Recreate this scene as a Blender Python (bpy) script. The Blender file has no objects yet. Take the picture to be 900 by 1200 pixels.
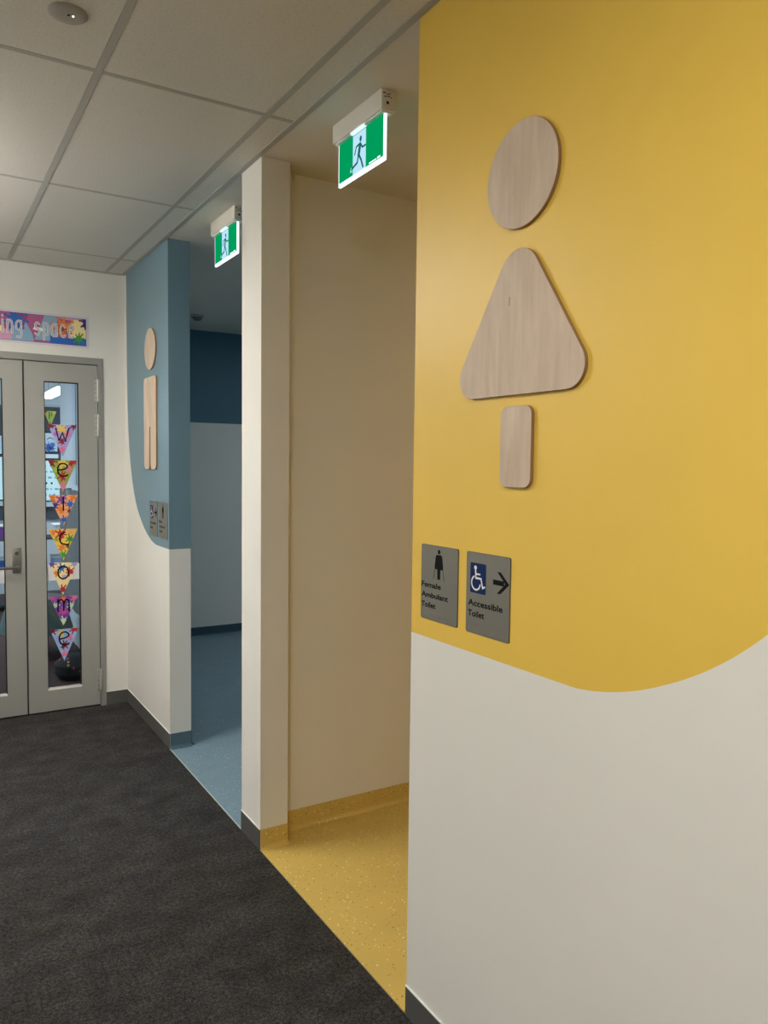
import bpy, bmesh, math, random
from mathutils import Vector, Matrix
from mathutils.geometry import tessellate_polygon
random.seed(4)
S = bpy.context.scene
C = S.collection

# ------------------------------------------------------------------ camera, world, exposure
CAM_H = 1.709
yaw, pit, rol = math.radians(31.279), math.radians(3.444), math.radians(0.663)
fwd = Vector((math.sin(yaw)*math.cos(pit), math.cos(yaw)*math.cos(pit), -math.sin(pit)))
rgt = Vector((math.cos(yaw), -math.sin(yaw), 0)); up = rgt.cross(fwd)
r2 = rgt*math.cos(rol)+up*math.sin(rol); u2 = up*math.cos(rol)-rgt*math.sin(rol)
cd = bpy.data.cameras.new('camera'); cam = bpy.data.objects.new('camera', cd); C.objects.link(cam)
cam.matrix_world = Matrix(((r2.x, u2.x, -fwd.x, 0), (r2.y, u2.y, -fwd.y, 0), (r2.z, u2.z, -fwd.z, CAM_H), (0, 0, 0, 1)))
cd.sensor_fit = 'VERTICAL'; cd.sensor_height = 36; cd.lens = 36*907.906/1200; cd.clip_start = .05
S.camera = cam
w = bpy.data.worlds.new('world'); S.world = w; w.use_nodes = True
w.node_tree.nodes['Background'].inputs[0].default_value = (1, .93, .82, 1)
w.node_tree.nodes['Background'].inputs[1].default_value = .06
S.view_settings.view_transform = 'Standard'; S.view_settings.look = 'None'
S.view_settings.gamma = 1; S.view_settings.use_curve_mapping = False
S.view_settings.exposure = 0.14
FIX_FAR, FIX_NEAR, CLASS_L, FIX_UP, FILL_YEL, FIX_BLU = 50.0, 44.0, 6.0, 26.0, 6.5, 18.0          # brightness of the lamps' opal diffusers
CORR_COL = (1, .965, .90); CLASS_COL = (.80, .92, 1)

# ------------------------------------------------------------------ dimensions (metres)
X0 = 1.279; D = 5.603; H = 3.0; SK = .092
NIB = .131
YY = 1.938; YP0 = 3.129; YP1 = 3.355; YBE = 3.241; YB = 4.537; YFAR = 7.461; XE = 4.0

# ------------------------------------------------------------------ materials
def lin(c):
    c /= 255
    return c/12.92 if c <= .04045 else ((c+.055)/1.055)**2.4
def rgb(r, g, b): return (lin(r), lin(g), lin(b))
MATS = {}
def mat(name, col, rough=.6, metal=0, emit=0, spec=.5, var=0, vscale=8, bump=0, bscale=300):
    if name in MATS: return MATS[name]
    m = bpy.data.materials.new(name); m.use_nodes = True; MATS[name] = m
    nt = m.node_tree; b = nt.nodes['Principled BSDF']
    b.inputs['Base Color'].default_value = (*col, 1); b.inputs['Roughness'].default_value = rough
    b.inputs['Metallic'].default_value = metal; b.inputs['Specular IOR Level'].default_value = spec
    if emit:
        b.inputs['Emission Color'].default_value = (*col, 1); b.inputs['Emission Strength'].default_value = emit
    if var or bump:
        tc = nt.nodes.new('ShaderNodeNewGeometry')
        if var:
            n = nt.nodes.new('ShaderNodeTexNoise'); n.inputs['Scale'].default_value = vscale; n.inputs['Detail'].default_value = 5
            nt.links.new(tc.outputs['Position'], n.inputs['Vector'])
            mr = nt.nodes.new('ShaderNodeMapRange'); mr.inputs[1].default_value = .3; mr.inputs[2].default_value = .7
            mr.inputs[3].default_value = 1-var; mr.inputs[4].default_value = 1+var
            nt.links.new(n.outputs[0], mr.inputs[0])
            mx = nt.nodes.new('ShaderNodeVectorMath'); mx.operation = 'SCALE'; mx.inputs[0].default_value = col
            nt.links.new(mr.outputs[0], mx.inputs['Scale']); nt.links.new(mx.outputs[0], b.inputs['Base Color'])
        if bump:
            n2 = nt.nodes.new('ShaderNodeTexNoise'); n2.inputs['Scale'].default_value = bscale; n2.inputs['Detail'].default_value = 2
            nt.links.new(tc.outputs['Position'], n2.inputs['Vector'])
            bp = nt.nodes.new('ShaderNodeBump'); bp.inputs['Strength'].default_value = bump; bp.inputs['Distance'].default_value = .002
            nt.links.new(n2.outputs[0], bp.inputs['Height']); nt.links.new(bp.outputs[0], b.inputs['Normal'])
    return m
def emis(name, col, s):
    if name in MATS: return MATS[name]
    m = bpy.data.materials.new(name); m.use_nodes = True; MATS[name] = m
    nt = m.node_tree; nt.nodes.clear(); e = nt.nodes.new('ShaderNodeEmission'); o = nt.nodes.new('ShaderNodeOutputMaterial')
    e.inputs[0].default_value = (*col, 1); e.inputs[1].default_value = s; nt.links.new(e.outputs[0], o.inputs[0])
    return m

WHITE = mat('white_wall_paint', (.80, .785, .735), .55, spec=.35, var=.015, vscale=2, bump=.12, bscale=350)
YEL = mat('yellow_wall_paint', (.82, .545, .085), .42, spec=.45, var=.02, vscale=3, bump=.15, bscale=350)
BLU = mat('blue_wall_paint', (.155, .262, .325), .42, spec=.45, var=.02, vscale=3, bump=.15, bscale=350)
DBLU = mat('dark_blue_wall_paint', (.055, .15, .22), .5, var=.02, vscale=3)
PLAST = mat('white_ceiling_paint', (.74, .70, .62), .7, spec=.2, var=.01)
SKG = mat('dark_grey_rubber_skirting', rgb(86, 86, 84), .5, var=.04, vscale=20)
CAULK = mat('white_sealant', (.85, .84, .8), .5)
TEE = mat('grey_white_grid_metal', (.43, .42, .39), .5, spec=.5)
TEE_SHADE = mat('painted_shadow_line', (.02, .02, .02), .8)
DOORM = mat('grey_satin_door_metal', (.40, .395, .37), .42, metal=.25, var=.02, vscale=4)
FRAMEM = mat('grey_door_frame_metal', (.34, .335, .315), .42, metal=.25)
RUBBER = mat('black_rubber', (.01, .01, .01), .7)
STEEL = mat('brushed_steel', (.33, .32, .30), .32, metal=.95)
HINGE = mat('hinge_steel', (.62, .61, .58), .35, metal=.6)
PLATE = mat('grey_anodised_sign_plate', rgb(128, 126, 119), .38, metal=.45, var=.015, vscale=40)
PLATEE = mat('sign_plate_edge', rgb(95, 92, 84), .4, metal=.5)
BLACK = mat('black_sign_ink', (.004, .004, .004), .7, spec=.15)
NAVY = mat('navy_sign_ink', (.0015, .020, .105), .6, spec=.2)
SIGNW = mat('white_sign_ink', (.85, .86, .88), .5)
PLASTIC = mat('white_housing_plastic', (.78, .74, .68), .4)

def ceiling_tile():
    m = mat('mineral_ceiling_tile', (.70, .67, .61), .42, spec=.5)
    nt = m.node_tree; b = nt.nodes['Principled BSDF']
    g = nt.nodes.new('ShaderNodeNewGeometry'); n = nt.nodes.new('ShaderNodeTexNoise'); n.inputs['Scale'].default_value = 130; n.inputs['Detail'].default_value = 6; n.inputs['Roughness'].default_value = .75
    nt.links.new(g.outputs['Position'], n.inputs['Vector'])
    r = nt.nodes.new('ShaderNodeValToRGB'); r.color_ramp.elements[0].position = .34; r.color_ramp.elements[0].color = (.56, .535, .485, 1)
    r.color_ramp.elements[1].position = .5; r.color_ramp.elements[1].color = (.70, .67, .61, 1)
    nt.links.new(n.outputs[0], r.inputs[0]); nt.links.new(r.outputs[0], b.inputs['Base Color'])
    bp = nt.nodes.new('ShaderNodeBump'); bp.inputs['Strength'].default_value = .25; bp.inputs['Distance'].default_value = .002
    nt.links.new(n.outputs[0], bp.inputs['Height']); nt.links.new(bp.outputs[0], b.inputs['Normal'])
    return m
TILE = ceiling_tile()

def carpet():
    m = mat('charcoal_loop_carpet', (.03, .03, .03), .95, spec=.1)
    nt = m.node_tree; b = nt.nodes['Principled BSDF']; L = nt.links.new
    g = nt.nodes.new('ShaderNodeNewGeometry')
    def noise(scale, det, rough=.6, sc=(1, 1, 1)):
        mp = nt.nodes.new('ShaderNodeMapping'); mp.inputs['Scale'].default_value = sc
        L(g.outputs['Position'], mp.inputs[0])
        n = nt.nodes.new('ShaderNodeTexNoise'); n.inputs['Scale'].default_value = scale; n.inputs['Detail'].default_value = det; n.inputs['Roughness'].default_value = rough
        L(mp.outputs[0], n.inputs['Vector']); return n
    fine = noise(210, 3, .8); mid = noise(75, 4, .8); big = noise(5.5, 6, .7, (1, 1.25, 1))
    def ramp(n, a, b2, lo, hi):
        r = nt.nodes.new('ShaderNodeMapRange'); r.inputs[1].default_value = a; r.inputs[2].default_value = b2; r.inputs[3].default_value = lo; r.inputs[4].default_value = hi
        L(n.outputs[0], r.inputs[0]); return r
    f = ramp(fine, .36, .66, .25, 1.9); mi = ramp(mid, .38, .62, .5, 1.5); bg = ramp(big, .35, .65, .72, 1.35)
    m1 = nt.nodes.new('ShaderNodeMath'); m1.operation = 'MULTIPLY'; L(f.outputs[0], m1.inputs[0]); L(mi.outputs[0], m1.inputs[1])
    m2 = nt.nodes.new('ShaderNodeMath'); m2.operation = 'MULTIPLY'; L(m1.outputs[0], m2.inputs[0]); L(bg.outputs[0], m2.inputs[1])
    hue = noise(14, 3)
    cr = nt.nodes.new('ShaderNodeValToRGB'); cr.color_ramp.elements[0].position = .4; cr.color_ramp.elements[0].color = (.040, .040, .040, 1)
    cr.color_ramp.elements[1].position = .62; cr.color_ramp.elements[1].color = (.046, .042, .039, 1)
    L(hue.outputs[0], cr.inputs[0])
    sc = nt.nodes.new('ShaderNodeVectorMath'); sc.operation = 'SCALE'; L(cr.outputs[0], sc.inputs[0]); L(m2.outputs[0], sc.inputs['Scale'])
    L(sc.outputs[0], b.inputs['Base Color'])
    bp = nt.nodes.new('ShaderNodeBump'); bp.inputs['Strength'].default_value = .8; bp.inputs['Distance'].default_value = .004
    L(fine.outputs[0], bp.inputs['Height']); L(bp.outputs[0], b.inputs['Normal'])
    return m
CARPET = carpet()

def vinyl(name, base, lite, dark, rough=.35):
    m = mat(name, base, rough, spec=.45)
    nt = m.node_tree; b = nt.nodes['Principled BSDF']; L = nt.links.new
    g = nt.nodes.new('ShaderNodeNewGeometry')
    prev = None
    def layer(scale, thr, rad, colr, prev):
        v = nt.nodes.new('ShaderNodeTexVoronoi'); v.inputs['Scale'].default_value = scale; v.inputs['Randomness'].default_value = 1
        L(g.outputs['Position'], v.inputs['Vector'])
        sp = nt.nodes.new('ShaderNodeSeparateColor'); L(v.outputs['Color'], sp.inputs[0])
        a = nt.nodes.new('ShaderNodeMath'); a.operation = 'GREATER_THAN'; a.inputs[1].default_value = thr; L(sp.outputs[0], a.inputs[0])
        d = nt.nodes.new('ShaderNodeMath'); d.operation = 'LESS_THAN'; d.inputs[1].default_value = rad; L(v.outputs['Distance'], d.inputs[0])
        mu = nt.nodes.new('ShaderNodeMath'); mu.operation = 'MULTIPLY'; L(a.outputs[0], mu.inputs[0]); L(d.outputs[0], mu.inputs[1])
        mx = nt.nodes.new('ShaderNodeMix'); mx.data_type = 'RGBA'
        L(mu.outputs[0], mx.inputs[0]); mx.inputs[7].default_value = (*colr, 1)
        if prev is None: mx.inputs[6].default_value = (*base, 1)
        else: L(prev, mx.inputs[6])
        return mx.outputs[2]
    p = layer(110, .90, .30, dark, None)
    p = layer(95, .91, .24, lite, p)
    p = layer(62, .90, .20, lite, p)
    p = layer(70, .93, .20, tuple(c*.4 for c in dark), p)
    n = nt.nodes.new('ShaderNodeTexNoise'); n.inputs['Scale'].default_value = 5; n.inputs['Detail'].default_value = 6; L(g.outputs['Position'], n.inputs['Vector'])
    mr = nt.nodes.new('ShaderNodeMapRange'); mr.inputs[3].default_value = .88; mr.inputs[4].default_value = 1.12; L(n.outputs[0], mr.inputs[0])
    sc = nt.nodes.new('ShaderNodeVectorMath'); sc.operation = 'SCALE'; L(p, sc.inputs[0]); L(mr.outputs[0], sc.inputs['Scale'])
    L(sc.outputs[0], b.inputs['Base Color'])
    return m
VY = vinyl('speckled_yellow_vinyl', (.64, .465, .125), (.95, .88, .60), (.36, .20, .035), .38)
VB = vinyl('speckled_blue_vinyl', (.205, .305, .375), (.70, .78, .82), (.10, .15, .20), .38)

def plywood(name, dv=0):
    m = mat(name, (.6, .45, .33), .55, spec=.3)
    nt = m.node_tree; b = nt.nodes['Principled BSDF']; L = nt.links.new
    g = nt.nodes.new('ShaderNodeNewGeometry')
    def noise(sc, scale, det, dist=0):
        mp = nt.nodes.new('ShaderNodeMapping'); mp.inputs['Scale'].default_value = sc; mp.inputs['Location'].default_value = (dv, dv*2, dv)
        L(g.outputs['Position'], mp.inputs[0])
        n = nt.nodes.new('ShaderNodeTexNoise'); n.inputs['Scale'].default_value = scale; n.inputs['Detail'].default_value = det; n.inputs['Distortion'].default_value = dist
        L(mp.outputs[0], n.inputs['Vector']); return n
    fine = noise((1, 9, .8), 7, 5); wide = noise((1, 3, .8), 3.0, 5, 1.2)
    fi = noise((1, 60, 1.6), 14, 3)
    r = nt.nodes.new('ShaderNodeValToRGB'); e = r.color_ramp.elements
    e[0].position = .30; e[0].color = (.50, .375, .27, 1); e[1].position = .66; e[1].color = (.68, .555, .435, 1)
    mx = nt.nodes.new('ShaderNodeMix'); mx.inputs[0].default_value = .30
    L(wide.outputs[0], mx.inputs[2]); L(fine.outputs[0], mx.inputs[3]); L(mx.outputs[0], r.inputs[0])
    mr = nt.nodes.new('ShaderNodeMapRange'); mr.inputs[1].default_value = .62; mr.inputs[2].default_value = .78; mr.inputs[3].default_value = 1; mr.inputs[4].default_value = .72; L(fi.outputs[0], mr.inputs[0])
    sc = nt.nodes.new('ShaderNodeVectorMath'); sc.operation = 'SCALE'; L(r.outputs[0], sc.inputs[0]); L(mr.outputs[0], sc.inputs['Scale'])
    L(sc.outputs[0], b.inputs['Base Color'])
    return m
PLY = plywood('birch_plywood_face'); PLY2 = plywood('birch_plywood_face_second', 3.7)
def plyedge():
    m = mat('plywood_laminated_edge', (.35, .2, .1), .7, spec=.2)
    nt = m.node_tree; b = nt.nodes['Principled BSDF']; g = nt.nodes.new('ShaderNodeNewGeometry')
    wv = nt.nodes.new('ShaderNodeTexWave'); wv.bands_direction = 'X'; wv.inputs['Scale'].default_value = 90
    nt.links.new(g.outputs['Position'], wv.inputs['Vector'])
    r = nt.nodes.new('ShaderNodeValToRGB'); r.color_ramp.elements[0].color = (.24, .125, .06, 1); r.color_ramp.elements[1].color = (.46, .30, .17, 1)
    nt.links.new(wv.outputs[0], r.inputs[0]); nt.links.new(r.outputs[0], b.inputs['Base Color']); return m
PLYE = plyedge()

def glass():
    m = bpy.data.materials.new('clear_door_glass'); m.use_nodes = True; nt = m.node_tree; nt.nodes.clear()
    o = nt.nodes.new('ShaderNodeOutputMaterial'); t = nt.nodes.new('ShaderNodeBsdfTransparent'); gl = nt.nodes.new('ShaderNodeBsdfGlossy')
    t.inputs[0].default_value = (.93, .96, .97, 1); gl.inputs['Roughness'].default_value = .02
    f = nt.nodes.new('ShaderNodeFresnel'); f.inputs[0].default_value = 1.45; mx = nt.nodes.new('ShaderNodeMixShader')
    nt.links.new(f.outputs[0], mx.inputs[0]); nt.links.new(t.outputs[0], mx.inputs[1]); nt.links.new(gl.outputs[0], mx.inputs[2]); nt.links.new(mx.outputs[0], o.inputs[0])
    return m
GLASS = glass()

# ------------------------------------------------------------------ mesh helpers
class MB:
    def __init__(s): s.v = []; s.f = []; s.mi = []; s.mats = []
    def m(s, mt):
        if mt not in s.mats: s.mats.append(mt)
        return s.mats.index(mt)
    def face(s, pts, mt):
        n = len(s.v); s.v += [tuple(p) for p in pts]; s.f.append(list(range(n, n+len(pts)))); s.mi.append(s.m(mt))
    def box(s, x0, x1, y0, y1, z0, z1, mt, faces=None, bev=0):
        """faces: dict of side letter -> material, overriding mt"""
        fs = faces or {}; g = lambda k: fs.get(k, mt)
        if bev:
            bm = bmesh.new(); bmesh.ops.create_cube(bm, size=1)
            for v in bm.verts: v.co = Vector((x0+(v.co.x+.5)*(x1-x0), y0+(v.co.y+.5)*(y1-y0), z0+(v.co.z+.5)*(z1-z0)))
            bmesh.ops.bevel(bm, geom=bm.edges[:]+bm.verts[:], offset=bev, segments=2, affect='EDGES', profile=.5)
            for f in bm.faces: s.face([v.co for v in f.verts], mt)
            bm.free(); return
        A = [(x0, y0, z0), (x1, y0, z0), (x1, y1, z0), (x0, y1, z0), (x0, y0, z1), (x1, y0, z1), (x1, y1, z1), (x0, y1, z1)]
        for k, ix in (('b', (0, 3, 2, 1)), ('t', (4, 5, 6, 7)), ('s', (0, 1, 5, 4)), ('e', (1, 2, 6, 5)), ('n', (2, 3, 7, 6)), ('w', (3, 0, 4, 7))):
            s.face([A[i] for i in ix], g(k))
    def prism(s, pts, z0, z1, mt, side=None, ch=0):
        """pts: CCW outline in the local XY plane, thickened along Z; ch chamfers the front rim"""
        side = side or mt; n = len(pts)
        area = sum(pts[i][0]*pts[(i+1) % n][1]-pts[(i+1) % n][0]*pts[i][1] for i in range(n))
        if area < 0: pts = pts[::-1]
        zt = z1-ch
        inner = pts
        if ch:
            inner = []
            for i in range(n):
                a, b, c = Vector(pts[i-1]), Vector(pts[i]), Vector(pts[(i+1) % n])
                t = (c-a); t = t.normalized() if t.length else Vector((1, 0)); inner.append((b.x-t.y*ch, b.y+t.x*ch))
        s.poly([(p[0], p[1]) for p in inner], z1, mt)
        s.poly([(p[0], p[1]) for p in pts], z0, side, flip=True)
        for i in range(n):
            a, b = pts[i], pts[(i+1) % n]
            s.face([(a[0], a[1], z0), (b[0], b[1], z0), (b[0], b[1], zt), (a[0], a[1], zt)], side)
            if ch:
                ai, bi = inner[i], inner[(i+1) % n]
                s.face([(a[0], a[1], zt), (b[0], b[1], zt), (bi[0], bi[1], z1), (ai[0], ai[1], z1)], side)
    def poly(s, pts, z, mt, flip=False):
        n = len(pts)
        if n < 3: return
        area = sum(pts[i][0]*pts[(i+1) % n][1]-pts[(i+1) % n][0]*pts[i][1] for i in range(n))
        for t in tessellate_polygon([[Vector((p[0], p[1], 0)) for p in pts]]):
            a, b, c = (pts[i] for i in t)
            ar = (b[0]-a[0])*(c[1]-a[1])-(b[1]-a[1])*(c[0]-a[0])
            if abs(ar) < 1e-12: continue
            q = [a, b, c]
            if (ar < 0) != flip: q = [a, c, b]
            s.face([(p[0], p[1], z) for p in q], mt)
    def stroke(s, pts, wd, z, mt, caps=True):
        """one mitred ribbon of width wd along a polyline in local XY at height z, with rounded ends"""
        P = [Vector(p) for p in pts]; P = [p for i, p in enumerate(P) if i == 0 or (p-P[i-1]).length > 1e-7]
        if len(P) < 2: return
        N = [Vector((-(b-a).y, (b-a).x)).normalized() for a, b in zip(P, P[1:])]; L_ = []; R_ = []
        for i, p in enumerate(P):
            if i == 0: m = N[0]
            elif i == len(P)-1: m = N[-1]
            else:
                m = N[i-1]+N[i]; m = m.normalized() if m.length > 1e-6 else N[i]; m = m*min(1/max(.35, m.dot(N[i])), 2.2)
            L_.append(p+m*wd/2); R_.append(p-m*wd/2)
        dz = 1.2e-5 if z >= 0 else -1.2e-5
        for i in range(len(P)-1):
            za, zb = z+dz*i, z+dz*(i+1)
            s.face([(R_[i].x, R_[i].y, za), (R_[i+1].x, R_[i+1].y, zb), (L_[i+1].x, L_[i+1].y, zb), (L_[i].x, L_[i].y, za)], mt)
        if caps:
            for p, n_, zz, sg in ((P[0], N[0], z, 1), (P[-1], N[-1], z+dz*(len(P)-1), -1)):
                a0 = math.atan2(n_.y*sg, n_.x*sg)
                s.face([(p.x+wd/2*math.cos(a0+math.pi*k/6), p.y+wd/2*math.sin(a0+math.pi*k/6), zz) for k in range(7)], mt)
    def disc(s, x, y, r, z, mt, n=24, ry=None):
        ry = ry or r
        s.face([(x+r*math.cos(2*math.pi*i/n), y+ry*math.sin(2*math.pi*i/n), z) for i in range(n)], mt)
    def tube(s, pts, r, mt, n=12):
        rings = []
        P = [Vector(p) for p in pts]
        for i, p in enumerate(P):
            t = ((P[min(i+1, len(P)-1)]-P[max(i-1, 0)])).normalized()
            u = t.orthogonal().normalized() if i == 0 else (u0-t*u0.dot(t)).normalized()
            u0 = u; v = t.cross(u)
            rings.append([p+(u*math.cos(2*math.pi*k/n)+v*math.sin(2*math.pi*k/n))*r for k in range(n)])
        for a, b in zip(rings, rings[1:]):
            for k in range(n): s.face([a[k], a[(k+1) % n], b[(k+1) % n], b[k]], mt)
        s.face(rings[0][::-1], mt); s.face(rings[-1], mt)
    def lathe(s, prof, mt, cx=0, cy=0, n=40, mts=None):
        for j, ((ra, za), (rb, zb)) in enumerate(zip(prof, prof[1:])):
            mm = mts[j] if mts else mt
            for k in range(n):
                a0, a1 = 2*math.pi*k/n, 2*math.pi*(k+1)/n
                q = [(cx+ra*math.cos(a0), cy+ra*math.sin(a0), za), (cx+ra*math.cos(a1), cy+ra*math.sin(a1), za), (cx+rb*math.cos(a1), cy+rb*math.sin(a1), zb), (cx+rb*math.cos(a0), cy+rb*math.sin(a0), zb)]
                if ra < 1e-6: q = [q[0], q[2], q[3]]
                elif rb < 1e-6: q = q[:3]
                s.face(q, mm)
    def build(s, name, parent=None, M=None, smooth=False, weld=True):
        me = bpy.data.meshes.new(name); me.from_pydata(s.v, [], s.f)
        for mt in s.mats: me.materials.append(mt)
        me.polygons.foreach_set('material_index', s.mi)
        if weld:
            bm = bmesh.new(); bm.from_mesh(me); bmesh.ops.remove_doubles(bm, verts=bm.verts, dist=1e-6); bm.to_mesh(me); bm.free()
        if smooth:
            me.polygons.foreach_set('use_smooth', [True]*len(me.polygons)); me.set_sharp_from_angle(angle=math.radians(35))
        me.update()
        o = bpy.data.objects.new(name, me); C.objects.link(o)
        if parent: o.parent = parent
        if M is not None: o.matrix_world = M
        return o
def tag(o, label, cat, group=None):
    o['label'] = label; o['category'] = cat
    if group: o['group'] = group
    return o
def struct(o): o['kind'] = 'structure'; return o
def empty(name, M):
    o = bpy.data.objects.new(name, None); C.objects.link(o); o.empty_display_size = .05; o.matrix_world = M; return o
def on_side(y, z, x=X0):     # local X runs toward -Y, local Y up, local Z out of the right-hand wall
    return Matrix(((0, 0, -1, x), (-1, 0, 0, y), (0, 1, 0, z), (0, 0, 0, 1)))
def on_back(x, z, y=D):      # local X runs toward +X, local Y up, local Z toward the corridor
    return Matrix(((1, 0, 0, x), (0, 0, -1, y), (0, 1, 0, z), (0, 0, 0, 1)))
def rrect(x0, x1, y0, y1, r, n=8):
    P = []
    for cx, cy, a in ((x1-r, y0+r, -90), (x1-r, y1-r, 0), (x0+r, y1-r, 90), (x0+r, y0+r, 180)):
        for k in range(n+1):
            t = math.radians(a+90*k/n); P.append((cx+r*math.cos(t), cy+r*math.sin(t)))
    return P
def rpoly(pts, rad, n=10):
    out = []; N = len(pts)
    for i in range(N):
        a, b, c = Vector(pts[i-1]), Vector(pts[i]), Vector(pts[(i+1) % N]); r = rad[i] if isinstance(rad, (list, tuple)) else rad
        u = (a-b).normalized(); v = (c-b).normalized(); ang = u.angle(v); d = r/math.tan(ang/2)
        cen = b+(u+v).normalized()*r/math.sin(ang/2); p = b+u*d; q = b+v*d
        a0 = math.atan2(p.y-cen.y, p.x-cen.x); a1 = math.atan2(q.y-cen.y, q.x-cen.x)
        da = (a1-a0+math.pi) % (2*math.pi)-math.pi
        out += [(cen.x+r*math.cos(a0+da*k/n), cen.y+r*math.sin(a0+da*k/n)) for k in range(n+1)]
    return out
def catmull(P, n=8):
    out = []
    for i in range(len(P)-1):
        p0, p1, p2, p3 = (Vector(P[max(0, min(len(P)-1, j))]) for j in (i-1, i, i+1, i+2))
        for k in range(n):
            t = k/n
            out.append(tuple(.5*((2*p1)+(p2-p0)*t+(2*p0-5*p1+4*p2-p3)*t*t+(3*p1-3*p2+p3-p0)*t**3)))
    return out+[tuple(P[-1])]
def text_mesh(txt, parent, x, y, h, wd, z, mt, name='lettering', bold=.02):
    """built-in font turned into a mesh; lower-left at (x,y), capital height h, total width wd"""
    cu = bpy.data.curves.new(name, 'FONT'); cu.body = txt; cu.offset = bold*1.3; cu.resolution_u = 4
    t = bpy.data.objects.new(name, cu); C.objects.link(t); bpy.context.view_layer.update()
    me = bpy.data.meshes.new_from_object(t.evaluated_get(bpy.context.evaluated_depsgraph_get()))
    bpy.data.objects.remove(t)
    xs = [v.co.x for v in me.vertices]; a = min(xs); sx = wd/(max(xs)-a); sy = h/.70
    for v in me.vertices: v.co = Vector((x+(v.co.x-a)*sx, y+v.co.y*sy, z))
    me.materials.clear(); me.materials.append(mt)
    o = bpy.data.objects.new(name, me); C.objects.link(o); o.parent = parent; return o

# ------------------------------------------------------------------ the setting: floors
mb = MB(); mb.box(-1.7, X0, -3.2, D+.05, -.05, 0, CARPET); struct(mb.build('floor'))
mb = MB(); mb.box(X0, XE, YY-.13, YBE, -.05, 0, VY)
mb.box(X0-.002, X0+.001, YY, YP0, -.01, .001, mat('yellow_edge_strip', (.34, .27, .13), .5)); struct(mb.build('floor'))
mb = MB(); mb.box(X0, XE, YP1, YFAR, -.05, 0, VB)
mb.box(X0-.004, X0+.002, YP1, YB, -.01, .0015, mat('pale_edge_strip', (.5, .54, .5), .5)); struct(mb.build('floor'))

# ------------------------------------------------------------------ the setting: walls
def wall_face(mb, y0, y1, curve, top_m):
    """front face of the right-hand wall split along the painted line; curve: list of (y, z) going away from the doorway edge"""
    q = [(-y, z) for y, z in curve]
    if q[0][0] > q[-1][0]: q = q[::-1]
    lo = [(-y1, 0), (-y0, 0)]+[p for p in q[::-1]]
    hi = [p for p in q]+[(-y0, H), (-y1, H)]
    sub = MB(); sub.poly(lo, 0, WHITE); sub.poly(hi, 0, top_m)
    for f, mi in zip(sub.f, sub.mi): mb.face([(X0, -sub.v[i][0], sub.v[i][1]) for i in f], sub.mats[mi])
yc = [(YY, 1.2075), (1.40, 1.2075), (1.27, 1.2075)]+catmull([(1.25, 1.2082), (1.191, 1.2165), (1.127, 1.232), (1.06, 1.255), (.972, 1.296), (.887, 1.348), (.8, 1.420), (.70, 1.53), (.60, 1.69), (.52, 1.92), (.47, 2.25), (.45, 2.6), (.45, 3.0)])
mb = MB()
# yellow feature wall (near): the painted face turns up near y = .45, white beyond it
q = [(-y, z) for y, z in yc]
sub = MB()
sub.poly(q+[(-YY, H)], 0, YEL)
sub.poly([(-YY, 0), (3.2, 0), (3.2, H)]+q[::-1], 0, WHITE)
for f, mi in zip(sub.f, sub.mi): mb.face([(X0, -sub.v[i][0], sub.v[i][1]) for i in f], sub.mats[mi])
mb.face([(X0, YY, 0), (X0+NIB, YY, 0), (X0+NIB, YY, H), (X0, YY, H)][::-1], WHITE)
mb.face([(X0+NIB, YY, 0), (X0+NIB, -3.2, 0), (X0+NIB, -3.2, H), (X0+NIB, YY, H)][::-1], WHITE)
struct(mb.build('wall_right'))
mb = MB(); mb.box(X0+NIB, XE, YY-.24, YY-.12, 0, H, WHITE, {'n': YEL}); struct(mb.build('wall_right'))
# dividing wall between the two entries with its thicker end pillar
mb = MB(); mb.box(X0, X0+NIB, YP0, YP1, 0, H, WHITE); mb.box(X0+NIB, XE, YBE, YP1, 0, 1.2, WHITE); mb.box(X0+NIB, XE, YBE, YP1, 1.2, H, WHITE, {'n': BLU}); struct(mb.build('wall_middle'))
# blue wall
bc = [(YB, 1.2), (4.79, 1.2)]+catmull([(4.83, 1.2015), (4.90, 1.211), (4.975, 1.230), (5.093, 1.274), (5.227, 1.353), (5.314, 1.425), (5.389, 1.522), (5.452, 1.645), (5.499, 1.788), (5.53, 1.956), (5.55, 2.2), (5.557, 2.6), (5.558, 3.0)])
q = [(-y, z) for y, z in bc]
sub = MB(); sub.poly(q+[(-YB, H)], 0, BLU); sub.poly([(-YB, 0), (-YB, 1.2)]+q[1:]+[(-D, H), (-D, 0)], 0, WHITE)
mb = MB()
for f, mi in zip(sub.f, sub.mi): mb.face([(X0, -sub.v[i][0], sub.v[i][1]) for i in f], sub.mats[mi])
xb = X0+.128
mb.face([(X0, YB, 0), (xb, YB, 0), (xb, YB, 1.2), (X0, YB, 1.2)], WHITE); mb.face([(X0, YB, 1.2), (xb, YB, 1.2), (xb, YB, H), (X0, YB, H)], BLU)
mb.face([(xb, YB, 0), (xb, YFAR, 0), (xb, YFAR, H), (xb, YB, H)], WHITE)
struct(mb.build('wall_right'))
# far wall of the blue room, entry end wall
mb = MB(); mb.box(xb-.02, XE, YFAR, YFAR+.1, 0, 2.106, WHITE); mb.box(xb-.02, XE, YFAR, YFAR+.1, 2.106, H, DBLU); struct(mb.build('wall_far'))
mb = MB(); mb.box(XE, XE+.1, YY-.24, YBE, 0, H, YEL); mb.box(XE, XE+.1, YBE, YFAR+.1, 0, H, BLU); struct(mb.build('wall_entry'))
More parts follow.
